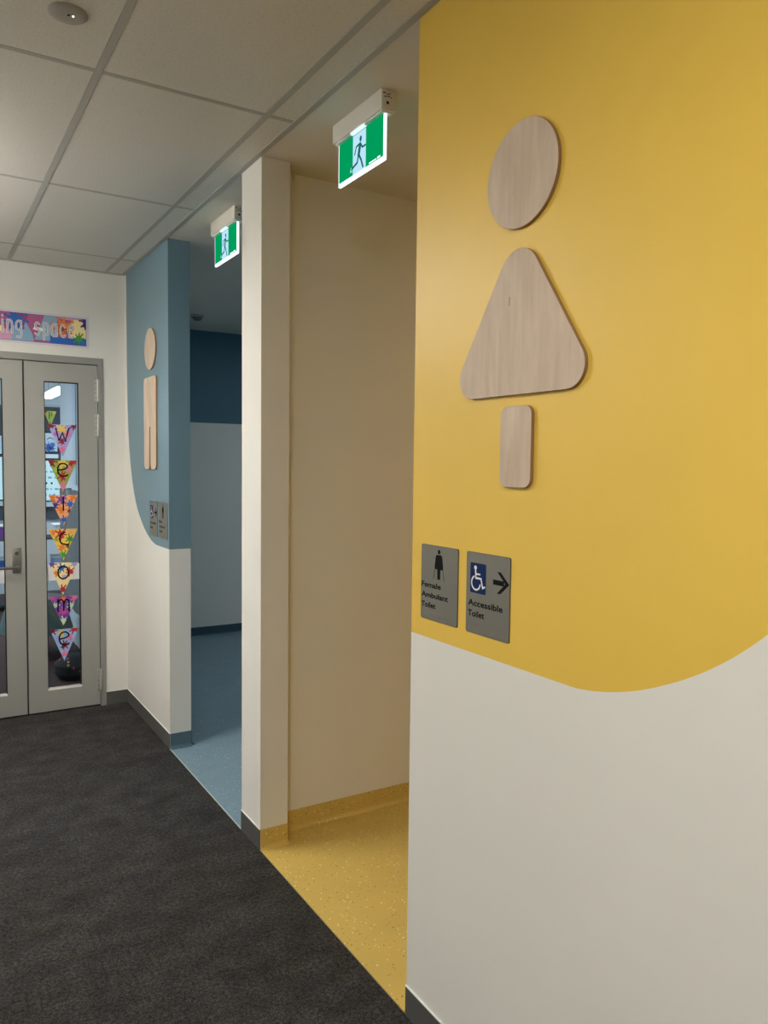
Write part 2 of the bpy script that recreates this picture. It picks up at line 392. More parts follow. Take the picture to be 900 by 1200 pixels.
# end wall of the corridor around the double door
XD0, XD1, ZD = -.832, 1.131, 2.417
mb = MB(); mb.box(-1.7, XD0, D, D+.12, 0, H, WHITE); mb.box(XD1, X0, D, D+.12, 0, H, WHITE); mb.box(XD0, XD1, D, D+.12, ZD, H, WHITE); struct(mb.build('wall_back'))
mb = MB(); mb.box(-1.8, -1.7, -3.2, D+.12, 0, H, WHITE); struct(mb.build('wall_left'))
mb = MB(); mb.box(-1.8, X0+NIB, -3.3, -3.2, 0, H, WHITE); struct(mb.build('wall_front'))

# ------------------------------------------------------------------ skirtings
def skirt(name, x0, x1, y0, y1, m, cap=True):
    mb = MB(); mb.box(x0, x1, y0, y1, 0, SK, m)
    if cap: mb.box(x0-.0005, x1+.0005, y0-.0005, y1+.0005, SK, SK+.004, CAULK)
    return struct(mb.build(name))
t = .004
skirt('baseboard_right', X0-t, X0, -3.2, YY, SKG)
skirt('baseboard_right', X0-t, X0, YB, D, SKG)
skirt('baseboard_middle', X0-t, X0, YP0, YP1, SKG)
skirt('baseboard_back', XD1, X0-t, D-t, D, SKG)
def cove(name, p0, p1, out, m, h=SK, r=.022):
    """vinyl turned up the wall with a curved foot; out = unit vector away from the wall"""
    prof = [(0.0, h), (.003, h), (.003, r+.003)]
    for k in range(7):
        a = math.pi+math.pi/2*k/6; prof.append((.003+r+r*math.cos(a), .0008+r+r*math.sin(a)))
    mb = MB(); n = len(prof)
    A = [(p0[0]+out[0]*d, p0[1]+out[1]*d, z) for d, z in prof]; B = [(p1[0]+out[0]*d, p1[1]+out[1]*d, z) for d, z in prof]
    for i in range(n-1): mb.face([A[i], A[i+1], B[i+1], B[i]], m)
    mb.face(A+[(p0[0], p0[1], 0)], m); mb.face(B[::-1]+[(p1[0], p1[1], 0)], m)
    return struct(mb.build(name))
cove('baseboard_entry', (X0+.001, YP0), (X0+NIB, YP0), (0, -1), VY)
cove('baseboard_entry', (X0+NIB, YP0), (X0+NIB, YBE), (1, 0), VY)
cove('baseboard_entry', (X0+NIB, YBE), (XE, YBE), (0, -1), VY)
cove('baseboard_entry', (X0+.001, YY), (X0+NIB, YY), (0, 1), VY)
cove('baseboard_entry', (X0+.001, YB), (xb, YB), (0, -1), mat('dark_blue_vinyl', (.075, .135, .17), .45))
cove('baseboard_far', (xb, YFAR), (XE, YFAR), (0, -1), mat('deep_blue_vinyl', (.035, .085, .115), .45), h=.082, r=.012)
cove('baseboard_entry', (xb, YB), (xb, YFAR), (1, 0), MATS['deep_blue_vinyl'])

# ------------------------------------------------------------------ ceilings
mb = MB(); mb.box(X0-.004, XE, -3.2, YFAR+.1, H, H+.05, PLAST); struct(mb.build('ceiling'))
xt = [1.152, .553, -.045, -.643, -1.241]; yt = [-2.061+1.2065*k for k in range(7)]
mb = MB(); mb.box(-1.7, X0-.003, -3.2, D, H+.008, H+.04, TILE)
xs = [-1.7]+sorted(xt)+[X0-.02]; ys = [-3.2]+yt+[D-.02]
for a, b in zip(xs, xs[1:]):                     # tegular tile faces sitting a little below the rebate
    for c, d in zip(ys, ys[1:]):
        mb.box(a+.013, b-.013 if b != xs[-1] else b, c+.0125, d-.0125, H+.001, H+.008, TILE)
struct(mb.build('ceiling'))
mb = MB()
for x in xt: mb.box(x-.012, x+.012, -3.2, D-.02, H-.0005, H+.01, TEE)
for y in yt:
    for a, b in zip(xs, xs[1:]):
        mb.box(a+.012, b-.012 if b != xs[-1] else b+.002, y-.012, y+.0105, H+.0003, H+.01, TEE)
        mb.box(a+.012, b-.012 if b != xs[-1] else b+.002, y+.0105, y+.013, H+.003, H+.01, TEE_SHADE)  # dark strip standing in for the shadow line along the tee's far edge
struct(mb.build('trim_1'))
mb = MB(); mb.box(X0-.024, X0-.0005, -3.2, D, H-.0018, H+.01, TEE); mb.box(-1.7, X0-.024, D-.022, D-.0005, H-.004, H+.01, TEE); struct(mb.build('trim_2'))

# ------------------------------------------------------------------ double door
mb = MB()
yo = D-.006
mb.box(1.094, XD1, yo, D+.11, 0, ZD, FRAMEM); mb.box(XD0, XD0+.037, yo, D+.11, 0, ZD, FRAMEM); mb.box(XD0+.037, 1.094, yo, D+.11, 2.372, ZD, FRAMEM)
mb.box(XD0+.037, XD0+.05, D+.058, D+.11, 0, 2.372, FRAMEM); mb.box(1.081, 1.094, D+.058, D+.11, 0, 2.372, FRAMEM); mb.box(XD0+.05, 1.081, D+.058, D+.11, 2.36, 2.372, FRAMEM)
struct(mb.build('trim_3'))
def leaf(name, x0, x1, g0, g1):
    mb = MB(); y0, y1, z0, z1, a, b = D+.002, D+.046, .012, 2.366, .154, 2.243
    mb.box(x0, g0, y0, y1, z0, z1, DOORM); mb.box(g1, x1, y0, y1, z0, z1, DOORM)
    mb.box(g0, g1, y0+.0006, y1, z0, a, DOORM); mb.box(g0, g1, y0+.0006, y1, b, z1, DOORM)
    o = struct(mb.build(name))
    bd = MB(); s = .006
    for (p, q, r, u) in ((g0, g0+s, a, b), (g1-s, g1, a, b)): bd.box(p, q, D+.0125, D+.036, r, u, RUBBER)
    bd.box(g0, g1, D+.0125, D+.036, b-s, b, RUBBER)
    bd.build('glazing_seal', o)
    bd = MB(); bd.face([(g0, y0+.0005, a), (g1, y0+.0005, a), (g1, D+.014, a+.013), (g0, D+.014, a+.013)], mat('pale_sill_bead', (.55, .54, .5), .4)); bd.box(g0, g1, D+.014, D+.034, a, a+.013, DOORM)
    bd.build('glazing_bead', o)
    g = MB(); g.box(g0, g1, D+.022, D+.026, a, b, GLASS); g.build('glass_pane', o)
    return o
rl = leaf('door_2', .6330, 1.090, .752, .970)
ll = leaf('door_1', -.791, .6230, -.30, .504)
mb = MB(); mb.box(.6230, .6330, D+.034, D+.044, .012, 2.366, RUBBER); mb.build('meeting_seal', rl)
mb = MB(); mb.box(-.79, 1.09, D+.01, D+.04, .001, .012, RUBBER); mb.build('door_sweep', rl)
# hinges on the right leaf
for z0, z1 in ((2.127, 2.270), (1.890, 2.035), (.125, .262)):
    hb = MB(); hb.box(1.073, 1.090, D-.0015, D+.003, z0, z1, HINGE); hb.box(1.094, 1.106, D-.0075, D-.005, z0, z1, HINGE)
    hb.tube([(1.092, D-.012, z0-.004), (1.092, D-.012, z1+.004)], .007, HINGE, 14)
    hb.tube([(1.092, D-.012, z0-.008), (1.092, D-.012, z0-.004)], .005, HINGE, 10)
    for k in range(4): hb.tube([(1.0795, D-.003, z0+.02+k*.033), (1.0795, D-.001, z0+.02+k*.033)], .003, PLATEE, 8)
    h = hb.build('hinge', rl, smooth=True)
# lever handle on the left leaf
hb = MB(); hb.box(.545, .597, D-.010, D+.003, .970, 1.140, STEEL, bev=.003); hp = hb.build('handle_plate', ll, smooth=True)
hb = MB(); hb.tube([(.571, D-.008, 1.012), (.571, D-.052, 1.012), (.566, D-.060, 1.012), (.555, D-.062, 1.012), (.44, D-.062, 1.013)], .0095, STEEL, 16); hb.build('handle_lever', hp, smooth=True)
hb = MB(); hb.tube([(.571, D-.009, 1.102), (.571, D-.013, 1.102)], .012, PLATEE, 16); hb.build('lock_cylinder', hp, smooth=True)
# white paper bands on the glass
for x0, x1, z0, z1, lb in ((.758, .968, .903, 1.013, 'plain white paper strip taped across the right door glass behind the o flag'), (-.28, .500, .905, 1.008, 'plain white paper strip taped across the left door glass below the lever handle')):
    mb = MB(); mb.box(x0, x1, D+.0200, D+.0214, z0, z1, mat('white_paper', (.78, .76, .80), .8), bev=0); tag(mb.build('paper_strip'), lb, 'paper')

# ------------------------------------------------------------------ paint splat artwork helpers
def splat(cx, cy, r, seed, arms=7):
    rd = random.Random(seed); P = []
    for k in range(arms):
        a = 2*math.pi*(k+rd.uniform(-.2, .2))/arms; w_ = .30*2*math.pi/arms; L_ = r*rd.uniform(.8, 1.1)
        P += [(cx+r*.42*math.cos(a-w_*1.5), cy+r*.42*math.sin(a-w_*1.5)), (cx+L_*.78*math.cos(a-w_*.42), cy+L_*.78*math.sin(a-w_*.42)),
              (cx+L_*.92*math.cos(a-w_*.7), cy+L_*.92*math.sin(a-w_*.7)), (cx+L_*math.cos(a), cy+L_*math.sin(a)), (cx+L_*.92*math.cos(a+w_*.7), cy+L_*.92*math.sin(a+w_*.7)),
              (cx+L_*.78*math.cos(a+w_*.42), cy+L_*.78*math.sin(a+w_*.42)), (cx+r*.42*math.cos(a+w_*1.5), cy+r*.42*math.sin(a+w_*1.5))]
    return P
def clip(P, conv):
    for i in range(len(conv)):
        a, b = conv[i], conv[(i+1) % len(conv)]; out = []
        f = lambda p: (b[0]-a[0])*(p[1]-a[1])-(b[1]-a[1])*(p[0]-a[0])
        for j in range(len(P)):
            p, q = P[j-1], P[j]; fp, fq = f(p), f(q)
            if (fp >= 0) != (fq >= 0):
                t_ = fp/(fp-fq); out.append((p[0]+(q[0]-p[0])*t_, p[1]+(q[1]-p[1])*t_))
            if fq >= 0: out.append(q)
        P = out
        if len(P) < 3: return []
    return P
COLS = dict(red=(190, 38, 48), maroon=(140, 28, 48), pink=(226, 120, 165), magenta=(204, 84, 160), yellow=(240, 205, 90), orange=(236, 130, 50), blue=(40, 100, 190), navy=(45, 45, 130), purple=(130, 70, 170),
            lilac=(170, 165, 220), sky=(150, 185, 235), lime=(180, 200, 90), olive=(150, 170, 70), green=(70, 150, 60), cream=(248, 228, 165), white=(235, 240, 235), teal=(100, 180, 190), mint=(190, 225, 190), peach=(245, 170, 110), brown=(120, 70, 40))
def ink(n): return mat('print_'+n, rgb(*COLS[n]), .5)
GLY = {  # handwriting strokes in a unit box
 'W': [[(-.5, .95), (-.28, 0), (0, .62), (.22, 0), (.5, .95)]],
 'e': [[(-.38, .48), (.05, .55), (.34, .72), (.22, .95), (-.1, 1.0), (-.34, .8), (-.40, .45), (-.25, .12), (.05, 0), (.36, .12)]],
 'l': [[(0, 1.1), (0, 0)]],
 'c': [[(.15, 1.0), (-.18, .8), (-.28, .45), (-.12, .12), (.25, 0), (.40, .03)]],
 'o': [[(0, 1), (-.30, .82), (-.40, .5), (-.30, .16), (0, 0), (.32, .18), (.40, .5), (.30, .84), (0, 1)]],
 'm': [[(-.45, .95), (-.45, 0)], [(-.45, .65), (-.28, .95), (-.08, .85), (0, .55), (0, .05)], [(0, .55), (.15, .95), (.38, .85), (.42, .5), (.42, 0)]],
 'P': [[(-.2, 1), (-.2, 0)], [(-.2, .95), (.25, .9), (.3, .6), (-.2, .5)]],
}
def letter(ch, parent, cx, cy, sx, sy, wd, z, m):
    mb = MB()
    for st in GLY[ch]:
        P = [(cx+x*sx, cy+y*sy) for x, y in st]
        if len(P) > 2 and ch != 'W': P = catmull(P, 5)
        mb.stroke(P, wd, z, m)
    return mb.build('letter', parent, weld=False)
def flag(name, M, wd, ht, base, blots, ch, label, group):
    mb = MB(); T = [(-wd/2, 0), (0, -ht), (wd/2, 0)]
    mb.prism(T, 0, .0006, ink(base), mat('paper_edge', (.8, .8, .8), .8))
    z = .0007
    for i, (x, y, r, cn, seed) in enumerate(blots):
        P = clip(splat(x*wd, y*ht, r*wd*1.25, seed), T); z += .00012
        if P: mb.poly(P, z, ink(cn))
    o = mb.build(name, None, M, weld=False); tag(o, label, 'pennant', group)
    letter(ch, o, 0.0, -ht*.50, wd*.44, ht*.40, wd*.052, z+.0004, BLACK)
    return o
FL = [
 ('W', 1.958, 'lilac', [(-.42, -.03, .16, 'maroon', 1), (.40, -.03, .16, 'maroon', 2), (-.03, -.14, .17, 'yellow', 3), (.16, -.30, .13, 'pink', 4), (-.02, -.52, .13, 'maroon', 5), (-.22, -.3, .09, 'magenta', 7), (-.02, -.78, .15, 'pink', 6)], 'topmost paper pennant on the door glass, lilac with letter W'),
 ('e', 1.718, 'olive', [(-.40, -.03, .18, 'maroon', 8), (.36, -.03, .18, 'red', 9), (0, -.10, .17, 'yellow', 10), (.2, -.27, .12, 'pink', 11), (-.2, -.3, .09, 'lime', 15), (-.02, -.48, .17, 'red', 12), (0, -.80, .16, 'pink', 13)], 'olive green pennant with letter e, directly under the W pennant'),
 ('l', 1.483, 'peach', [(-.36, -.08, .14, 'orange', 20), (.34, -.08, .14, 'orange', 21), (-.06, -.13, .18, 'purple', 22), (.24, -.30, .15, 'blue', 23), (-.28, -.32, .13, 'navy', 24), (-.08, -.46, .14, 'orange', 25), (.2, -.52, .09, 'brown', 27), (0, -.80, .14, 'blue', 26)], 'orange pennant with letter l and blue splats'),
 ('c', 1.252, 'yellow', [(-.34, -.10, .12, 'orange', 30), (.26, -.1, .12, 'peach', 31), (-.08, -.16, .19, 'red', 32), (.24, -.32, .15, 'green', 33), (-.24, -.32, .10, 'olive', 34), (-.04, -.58, .14, 'orange', 35), (.16, -.55, .08, 'brown', 37), (0, -.82, .14, 'green', 36)], 'yellow pennant with letter c and green splats'),
 ('o', 1.022, 'cream', [(-.40, -.04, .14, 'purple', 40), (.38, -.04, .14, 'lilac', 41), (-.06, -.16, .16, 'blue', 42), (.24, -.28, .15, 'red', 43), (-.24, -.32, .12, 'orange', 44), (.03, -.44, .10, 'lilac', 45), (-.03, -.84, .17, 'red', 46)], 'cream pennant with letter o in front of the white paper strip'),
 ('m', .793, 'purple', [(-.40, -.05, .16, 'magenta', 50), (.38, -.05, .16, 'pink', 51), (-.02, -.10, .12, 'orange', 52), (-.28, -.3, .12, 'mint', 53), (.26, -.32, .13, 'mint', 54), (0, -.50, .13, 'magenta', 55), (0, -.82, .14, 'mint', 56)], 'purple pennant with letter m and pale green splats'),
 ('e', .565, 'sky', [(-.40, -.03, .14, 'maroon', 60), (.34, -.03, .17, 'red', 61), (-.1, -.13, .13, 'yellow', 62), (.20, -.28, .12, 'pink', 63), (-.22, -.3, .10, 'lilac', 64), (0, -.50, .16, 'maroon', 65), (0, -.80, .16, 'pink', 66)], 'lowest pennant on the door glass, sky blue with letter e')]
for i, (ch, zt, base, bl, lb) in enumerate(FL):
    M = on_back(.866-(.004 if i > 2 else 0), zt, D+.0188) @ Matrix.Rotation(math.radians((0, 0, 0, 0, -1.5, -1.5, -.5)[i]), 4, 'Z')
    flag('pennant', M, .186, (.214, .218, .21, .215, .222, .208, .222)[i], base, bl, ch, lb, 'paper pennants on the right door glass')

# ------------------------------------------------------------------ banner above the door
BX1, BZ0, BZ1 = 1.039, 2.478, 2.686; BW = 1.55
Mb = on_back(BX1-BW, BZ0, D-.002)
bh = BZ1-BZ0
mb = MB(); mb.prism(rrect(0, BW, 0, bh, .006, 4), 0, .002, mat('banner_white_margin', (.72, .68, .76), .35), mat('banner_edge', (.45, .38, .42), .5))
R_ = [(.012, .014), (BW-.017, .014), (BW-.017, bh-.014), (.012, bh-.014)]
mb.poly(R_, .0023, ink('navy'))
b_ = .0025
R2 = [(.0145, .0165), (BW-.0195, .0165), (BW-.0195, bh-.0165), (.0145, bh-.0165)]
z = .0026; mb.poly(R2, z, mat('print_rose', rgb(176, 92, 140), .45))
def blob(P, cn):
    global z
    Q = clip(P, R2); z += .0001
    if Q: mb.poly(Q, z, ink(cn) if isinstance(cn, str) else cn)
PALEP = mat('print_pale_pink', rgb(212, 160, 190), .5); PALEB = mat('print_pale_blue', rgb(140, 175, 205), .5); ROSE = mat('print_crimson', rgb(170, 60, 100), .5)
for k in range(4):
    x0 = BW-.50-k*.46
    blob([(x0-.20, 0), (x0+.04, 0), (x0+.05, .085), (x0-.10, .085), (x0-.2, .07)], PALEP)
    blob([(x0-.18, .07), (x0-.02, .065), (x0-.02, .10), (x0-.18, .12)], 'cream')
    blob([(x0+.02, 0), (x0+.16, 0), (x0+.15, .06), (x0+.10, .16), (x0+.09, .2), (x0+.05, .16), (x0+.03, .09)], PALEB)
    blob([(x0+.005, .205), (x0+.13, .205), (x0+.10, .12), (x0+.085, .07), (x0+.06, .12), (x0+.03, .17)], ROSE)
blob(splat(BW-.455, .145, .085, 71, 9), 'blue'); blob(splat(BW-.90, .12, .085, 72, 9), 'orange'); blob(splat(BW-1.25, .13, .08, 73, 9), 'green')
blob([(BW-.31, .10), (BW-.28, .19), (BW-.25, .205), (BW-.2, .205), (BW-.2, .03), (BW-.34, .03)], PALEB)
blob([(BW-.25, .205), (BW-.0, .205), (BW-.10, .175), (BW-.17, .18)], PALEP)
blob([(BW-.245, 0), (BW-.0, 0), (BW-.0, .07), (BW-.12, .058), (BW-.245, .065)], 'blue')
blob([(BW-.13, .06), (BW-.0, .06), (BW-.0, .13), (BW-.05, .18), (BW-.09, .185), (BW-.13, .15)], 'cream')
blob(splat(BW-.165, .128, .080, 75, 9), 'orange'); blob(splat(BW-.175, .115, .032, 76, 8), 'brown')
blob(splat(BW-.015, .175, .05, 77, 8), 'navy'); blob(splat(BW-.065, .060, .045, 78, 8), 'green')
blob([(BW-.35, .095), (BW-.28, .085), (BW-.27, .105), (BW-.34, .115)], 'white')
ban = mb.build('classroom_banner', None, Mb, weld=False)
tag(ban, 'laminated paint-splat banner reading learning space above the grey double door', 'banner')
BG = {'l': [[(0, 1.45), (0, 0)]], 'e': GLY['e'], 'a': [[(.35, .85), (0, 1), (-.34, .8), (-.4, .45), (-.25, .05), (.05, 0), (.33, .2)], [(.36, 1), (.36, 0)]],
      'r': [[(-.2, 1), (-.2, 0)], [(-.2, .6), (0, .95), (.3, .95)]], 'n': [[(-.35, 1), (-.35, 0)], [(-.35, .65), (-.05, 1), (.28, .85), (.34, .5), (.34, 0)]], 'i': [[(0, 1), (0, 0)], [(0, 1.28), (0, 1.32)]],
      'g': [[(.34, .85), (0, 1), (-.34, .8), (-.36, .5), (-.15, .25), (.15, .28), (.34, .5)], [(.36, 1), (.36, -.1), (.15, -.32), (-.22, -.28)]],
      's': [[(.32, .88), (0, 1), (-.28, .82), (-.15, .58), (.18, .45), (.32, .2), (.05, 0), (-.32, .1)]], 'p': [[(-.3, 1), (-.3, -.35)], [(-.3, .8), (0, 1), (.32, .82), (.36, .5), (.22, .1), (-.28, .12)]],
      'c': [[(.34, .82), (.02, 1), (-.32, .8), (-.38, .45), (-.2, .08), (.08, 0), (.36, .15)]]}
adv = {'l': .034, 'i': .032, ' ': .058, 'r': .046}
txt = 'learning space'; tot = sum(adv.get(c, 0.0525) for c in txt); x = BW-.087-tot
for c in txt:
    a = adv.get(c, 0.0525)
    if c != ' ':
        mb = MB()
        for wd_, zz, mm in ((.0125, .0066, mat('print_letter_white', (.82, .82, .80), .5)), (.0055, .0069, mat('print_letter_fill', rgb(170, 160, 175), .5))):
            for st in BG[c]:
                P = [(x+a/2+u*.040, .062+v*.080) for u, v in st]
                if len(P) > 2: P = catmull(P, 5)
                mb.stroke(P, wd_, zz, mm)
        mb.build('letter', ban, weld=False)
    x += a

# ------------------------------------------------------------------ plywood pictograms
TH = .0105
def ply(name, y, z, outline, face, root):
    mb = MB(); mb.prism([(a, b) for a, b in outline], .0005, TH, face, PLYE, ch=.0008); o = mb.build(name, root)
    o.location = (root.matrix_world.translation.y-y, z-root.matrix_world.translation.z, 0); return o
circ = [(.1275*math.cos(2*math.pi*k/72), .1275*math.sin(2*math.pi*k/72)) for k in range(72)]
gf = empty('female_pictogram', on_side(1.4705, 1.66)); tag(gf, 'large plywood female figure of disc, dress and legs on the yellow wall', 'wall sign')
gm = empty('male_pictogram', on_side(4.915, 1.667)); tag(gm, 'plywood male figure of disc and slotted body on the blue wall', 'wall sign')
ply('head', 1.470, 2.4150, circ, PLY, gf)
tri = rpoly([(-.277, -.1805), (.277, -.1805), (0, .232)], [.055, .055, .075], 14)
dr = ply('dress', 1.4725, 2.0665, tri, PLY2, gf)
k = MB(); k.stroke([(-.030, .040), (-.029, .060)], .0022, TH+.0004, mat('wood_knot', (.12, .06, .03), .8), caps=True); k.build('knot', dr)
ply('legs', 1.4705, 1.7585, rrect(-.0575, .0575, -.1005, .1005, .024), PLY, gf)
ply('head', 4.910, 2.4130, circ, PLY2, gm)
bw = .1425
def arc(cx, cy, r, a0, a1, n=8): return [(cx+r*math.cos(math.radians(a0+(a1-a0)*i/n)), cy+r*math.sin(math.radians(a0+(a1-a0)*i/n))) for i in range(n+1)]
body = arc(-bw+.04, -.287+.04, .04, 180, 270)+arc(-.012-.03, -.287+.03, .03, 270, 360)+[(-.010, -.03)]+arc(0, -.03, .010, 180, 0, 8)+[(.010, -.257)]+arc(.012+.03, -.257, .03, 180, 270)+arc(bw-.04, -.247, .04, 270, 360)+arc(bw-.03, .287-.03, .03, 0, 90)+arc(-bw+.03, .287-.03, .03, 90, 180)
ply('body', 4.9175, 1.9540, body, PLY2, gm)

# ------------------------------------------------------------------ toilet signs
PW, PH, PT = .180, .219, .003
def plate(y, z, label, grp='grey tactile toilet signs'):
    mb = MB(); mb.prism(rrect(-PW/2, PW/2, -PH/2, PH/2, .006, 5), 0, PT, PLATE, PLATEE, ch=.0006)
    o = mb.build('toilet_sign', None, on_side(y, z)); return tag(o, label, 'sign', grp)
def braille(o, x0, y0, n, seed):
    rd = random.Random(seed); mb = MB()
    for i in range(n):
        for r in range(3):
            for c in range(2):
                if rd.random() < .5: mb.lathe([(.0009, PT), (.0006, PT+.0006), (0, PT+.0008)], mat('braille_dot', rgb(120, 118, 110), .4, metal=.4), x0+i*.0085+c*.0026, y0-r*.0026, 6)
    mb.build('braille', o)
I = .0003
def arrow(o):
    mb = MB(); z = PT+I
    mb.poly([(.024, .0465), (.024, .0335), (.068, .0335), (.068, .0465)], z, BLACK)
    mb.poly([(.040, .068), (.054, .068), (.088, .040), (.054, .012), (.040, .012), (.072, .040)], z+.0001, BLACK)
    mb.build('arrow', o, weld=False)
def wheelchair(o):
    mb = MB(); mb.prism(rrect(-.072, -.006, .0005, .081, .004, 4), PT, PT+I, NAVY); q = mb.build('symbol_panel', o)
    mb = MB(); z = PT+I+.0002; cx, cy = -.0435, .032
    mb.disc(-.050, .0685, .0058, z, SIGNW, 20)
    mb.stroke([(-.0495, .061), (-.0475, .041), (-.026, .041), (-.0185, .0175), (-.0105, .0205)], .0052, z, SIGNW)
    mb.stroke([(-.048, .052), (-.031, .052)], .0046, z, SIGNW)
    a = [(cx-.0035+.0185*math.cos(math.radians(t_)), cy-.004+.0185*math.sin(math.radians(t_))) for t_ in range(118, 350, 10)]
    mb.stroke(a, .0048, z, SIGNW)
    mb.build('wheelchair_symbol', q, weld=False)
def ambulant(o, dress):
    mb = MB(); z = PT+I; cy = .0; 
    mb.disc(0, .0925, .0066, z, BLACK, 24)
    if dress:
        mb.poly([(-.012, .084), (.012, .084), (.0155, .078), (.0165, .056), (.017, .042), (-.017, .042), (-.0165, .056), (-.0155, .078)], z, BLACK)
        mb.poly([(-.008, .043), (.008, .043), (.007, .0135), (-.007, .0135)], z, BLACK)
    else:
        mb.poly([(-.012, .084), (.012, .084), (.0155, .078), (.0165, .056), (.011, .050), (.0085, .0135), (-.0085, .0135), (-.011, .050), (-.0165, .056), (-.0155, .078)], z, BLACK)
    for s in (-1, 1):
        mb.stroke([(s*.0145, .076), (s*.0185, .052), (s*.0185, .044)], .0042, z, BLACK)
        mb.stroke([(s*.0175, .050), (s*.0262, .0125)], .0021, z, BLACK)
        mb.stroke([(s*.0155, .068), (s*.0175, .050)], .0021, z, BLACK)
    mb.build('walking_aid_symbol', o, weld=False)
def lines(o, L_, x0, y0, dy, h):
    for i, (t_, wd_) in enumerate(L_): text_mesh(t_, o, x0, y0-i*dy, h, wd_, PT+I, BLACK, bold=.022)
for (ya, yb2, wall_, sexes) in ((1.795, 1.5765, 'yellow', 'Female'), (4.657, 4.8755, 'blue', 'Male')):
    zc = 1.3715 if wall_ == 'yellow' else 1.361
    s1 = plate(ya, zc, 'grey sign reading %s Ambulant Toilet on the %s wall' % (sexes, wall_))
    ambulant(s1, sexes == 'Female')
    lines(s1, [(sexes, .097 if sexes == 'Female' else .066), ('Ambulant', .132), ('Toilet', .072)], -.086, -.0145, .0295, .0150); braille(s1, -.086+.03, -.092, 14, 5)
    s2 = plate(yb2, zc, 'grey sign reading Accessible Toilet with wheelchair symbol and arrow on the %s wall' % wall_)
    wheelchair(s2); arrow(s2)
    lines(s2, [('Accessible', .144), ('Toilet', .070)], -.080, -.0345, .0290, .0160); braille(s2, -.080, -.082, 13, 9)

# ------------------------------------------------------------------ exit signs
EG = emis('exit_sign_green', (.0, .30, .095), 1.0); EW = emis('exit_sign_white', (.80, .95, 1.0), 1.6); ED = emis('exit_sign_doorway', (.46, .72, .95), 1.0); EM = emis('exit_sign_figure_green', (.01, .13, .085), 1.0)
def exit_sign(y, label):
    """local: X toward -Y, Y up, Z toward the corridor; origin at the ceiling"""
    M = on_side(y, H, 1.422); o = empty('exit_sign', M); tag(o, label, 'exit sign', 'illuminated exit signs')
    mb = MB(); mb.box(-.181, .181, -.070, 0, -.030, .024, PLASTIC, bev=.0025); hs = mb.build('housing', o, smooth=True)
    mb = MB(); mb.box(-.170, .175, -.0765, -.0695, -.024, .018, mat('lamp_gasket', (.85, .88, .9), .4)); mb.build('lamp_tray', o)
    mb = MB(); mb.box(-.050, .050, -.0775, -.0700, .006, .0185, emis('exit_led_glow', (.70, 1, .93), 1.1)); mb.build('led_strip', o)
        # test button and rating label on the near end
    mb = MB()
    mb.face([(.1813, -.040, .004), (.1813, -.040, -.006), (.1813, -.050, -.006), (.1813, -.050, .004)], RUBBER)
    for j, (a, b) in enumerate(((.018, .008), (.004, -.002), (-.006, -.012), (.012, .004), (.000, -.010), (-.013, -.018))):
        yy = -.012-.009*(j//3)-.003*(j % 2); mb.face([(.1813, yy, a), (.1813, yy, b), (.1813, yy-.004, b), (.1813, yy-.004, a)], BLACK)
    mb.build('rating_label', hs, weld=False)
    x0, x1, y1, y0 = -.166, .170, -.073, -.232
    mb = MB(); mb.box(x0, x1, y0, y1, -.005, .005, EW); pn = mb.build('acrylic_panel', o)
    def graphic(zs):
        s = 1 if zs > 0 else -1; z = zs; F = lambda X: X*s
        gb = MB()
        gb.poly([(F(x0+.005), y0+.012), (F(x1-.004), y0+.012), (F(x1-.004), y1), (F(x0+.005), y1)], z, EG)
        z += s*.0003
        dx0, dx1, dy0, dy1 = -.052, .044, y0+.012, -.080
        gb.poly([(F(dx0), dy0), (F(dx1), dy0), (F(dx1), dy1), (F(dx0), dy1)], z, ED)
        z += s*.0003
        k = lambda P: [(F(a), b) for a, b in P]
        gb.disc(F(.006), -.106, .0088, z, EM, 16, .0105)
        gb.stroke(k([(.002, -.126), (-.008, -.160)]), .018, z, EM)
        gb.stroke(k([(.006, -.125), (.019, -.140), (.041, -.140)]), .0075, z, EM)
        gb.stroke(k([(-.002, -.122), (-.026, -.126), (-.038, -.149)]), .0075, z, EM)
        gb.stroke(k([(-.009, -.160), (-.018, -.184), (-.056, -.194)]), .0095, z, EM)
        gb.stroke(k([(-.006, -.160), (.010, -.182), (.024, -.211)]), .0095, z, EM)
        gb.stroke(k([(-.058, -.203), (-.070, -.203), (-.064, -.190)]), .004, z-s*.0001, ED)
        gb.stroke(k([(.028, -.216), (.037, -.216), (.036, -.205)]), .004, z+s*.0001, ED)
        gb.stroke(k([(.068, -.2145), (.120, -.2145)]), .004, z, EW, caps=False); gb.stroke(k([(.126, -.2135), (.146, -.2135)]), .006, z, EW, caps=False)
        gb.build('running_figure', pn, weld=False)
    graphic(.0056); graphic(-.0056)
    return o
exit_sign(2.530, 'green running figure exit sign hanging over the yellow entry')
exit_sign(3.955, 'green running figure exit sign hanging over the blue entry')

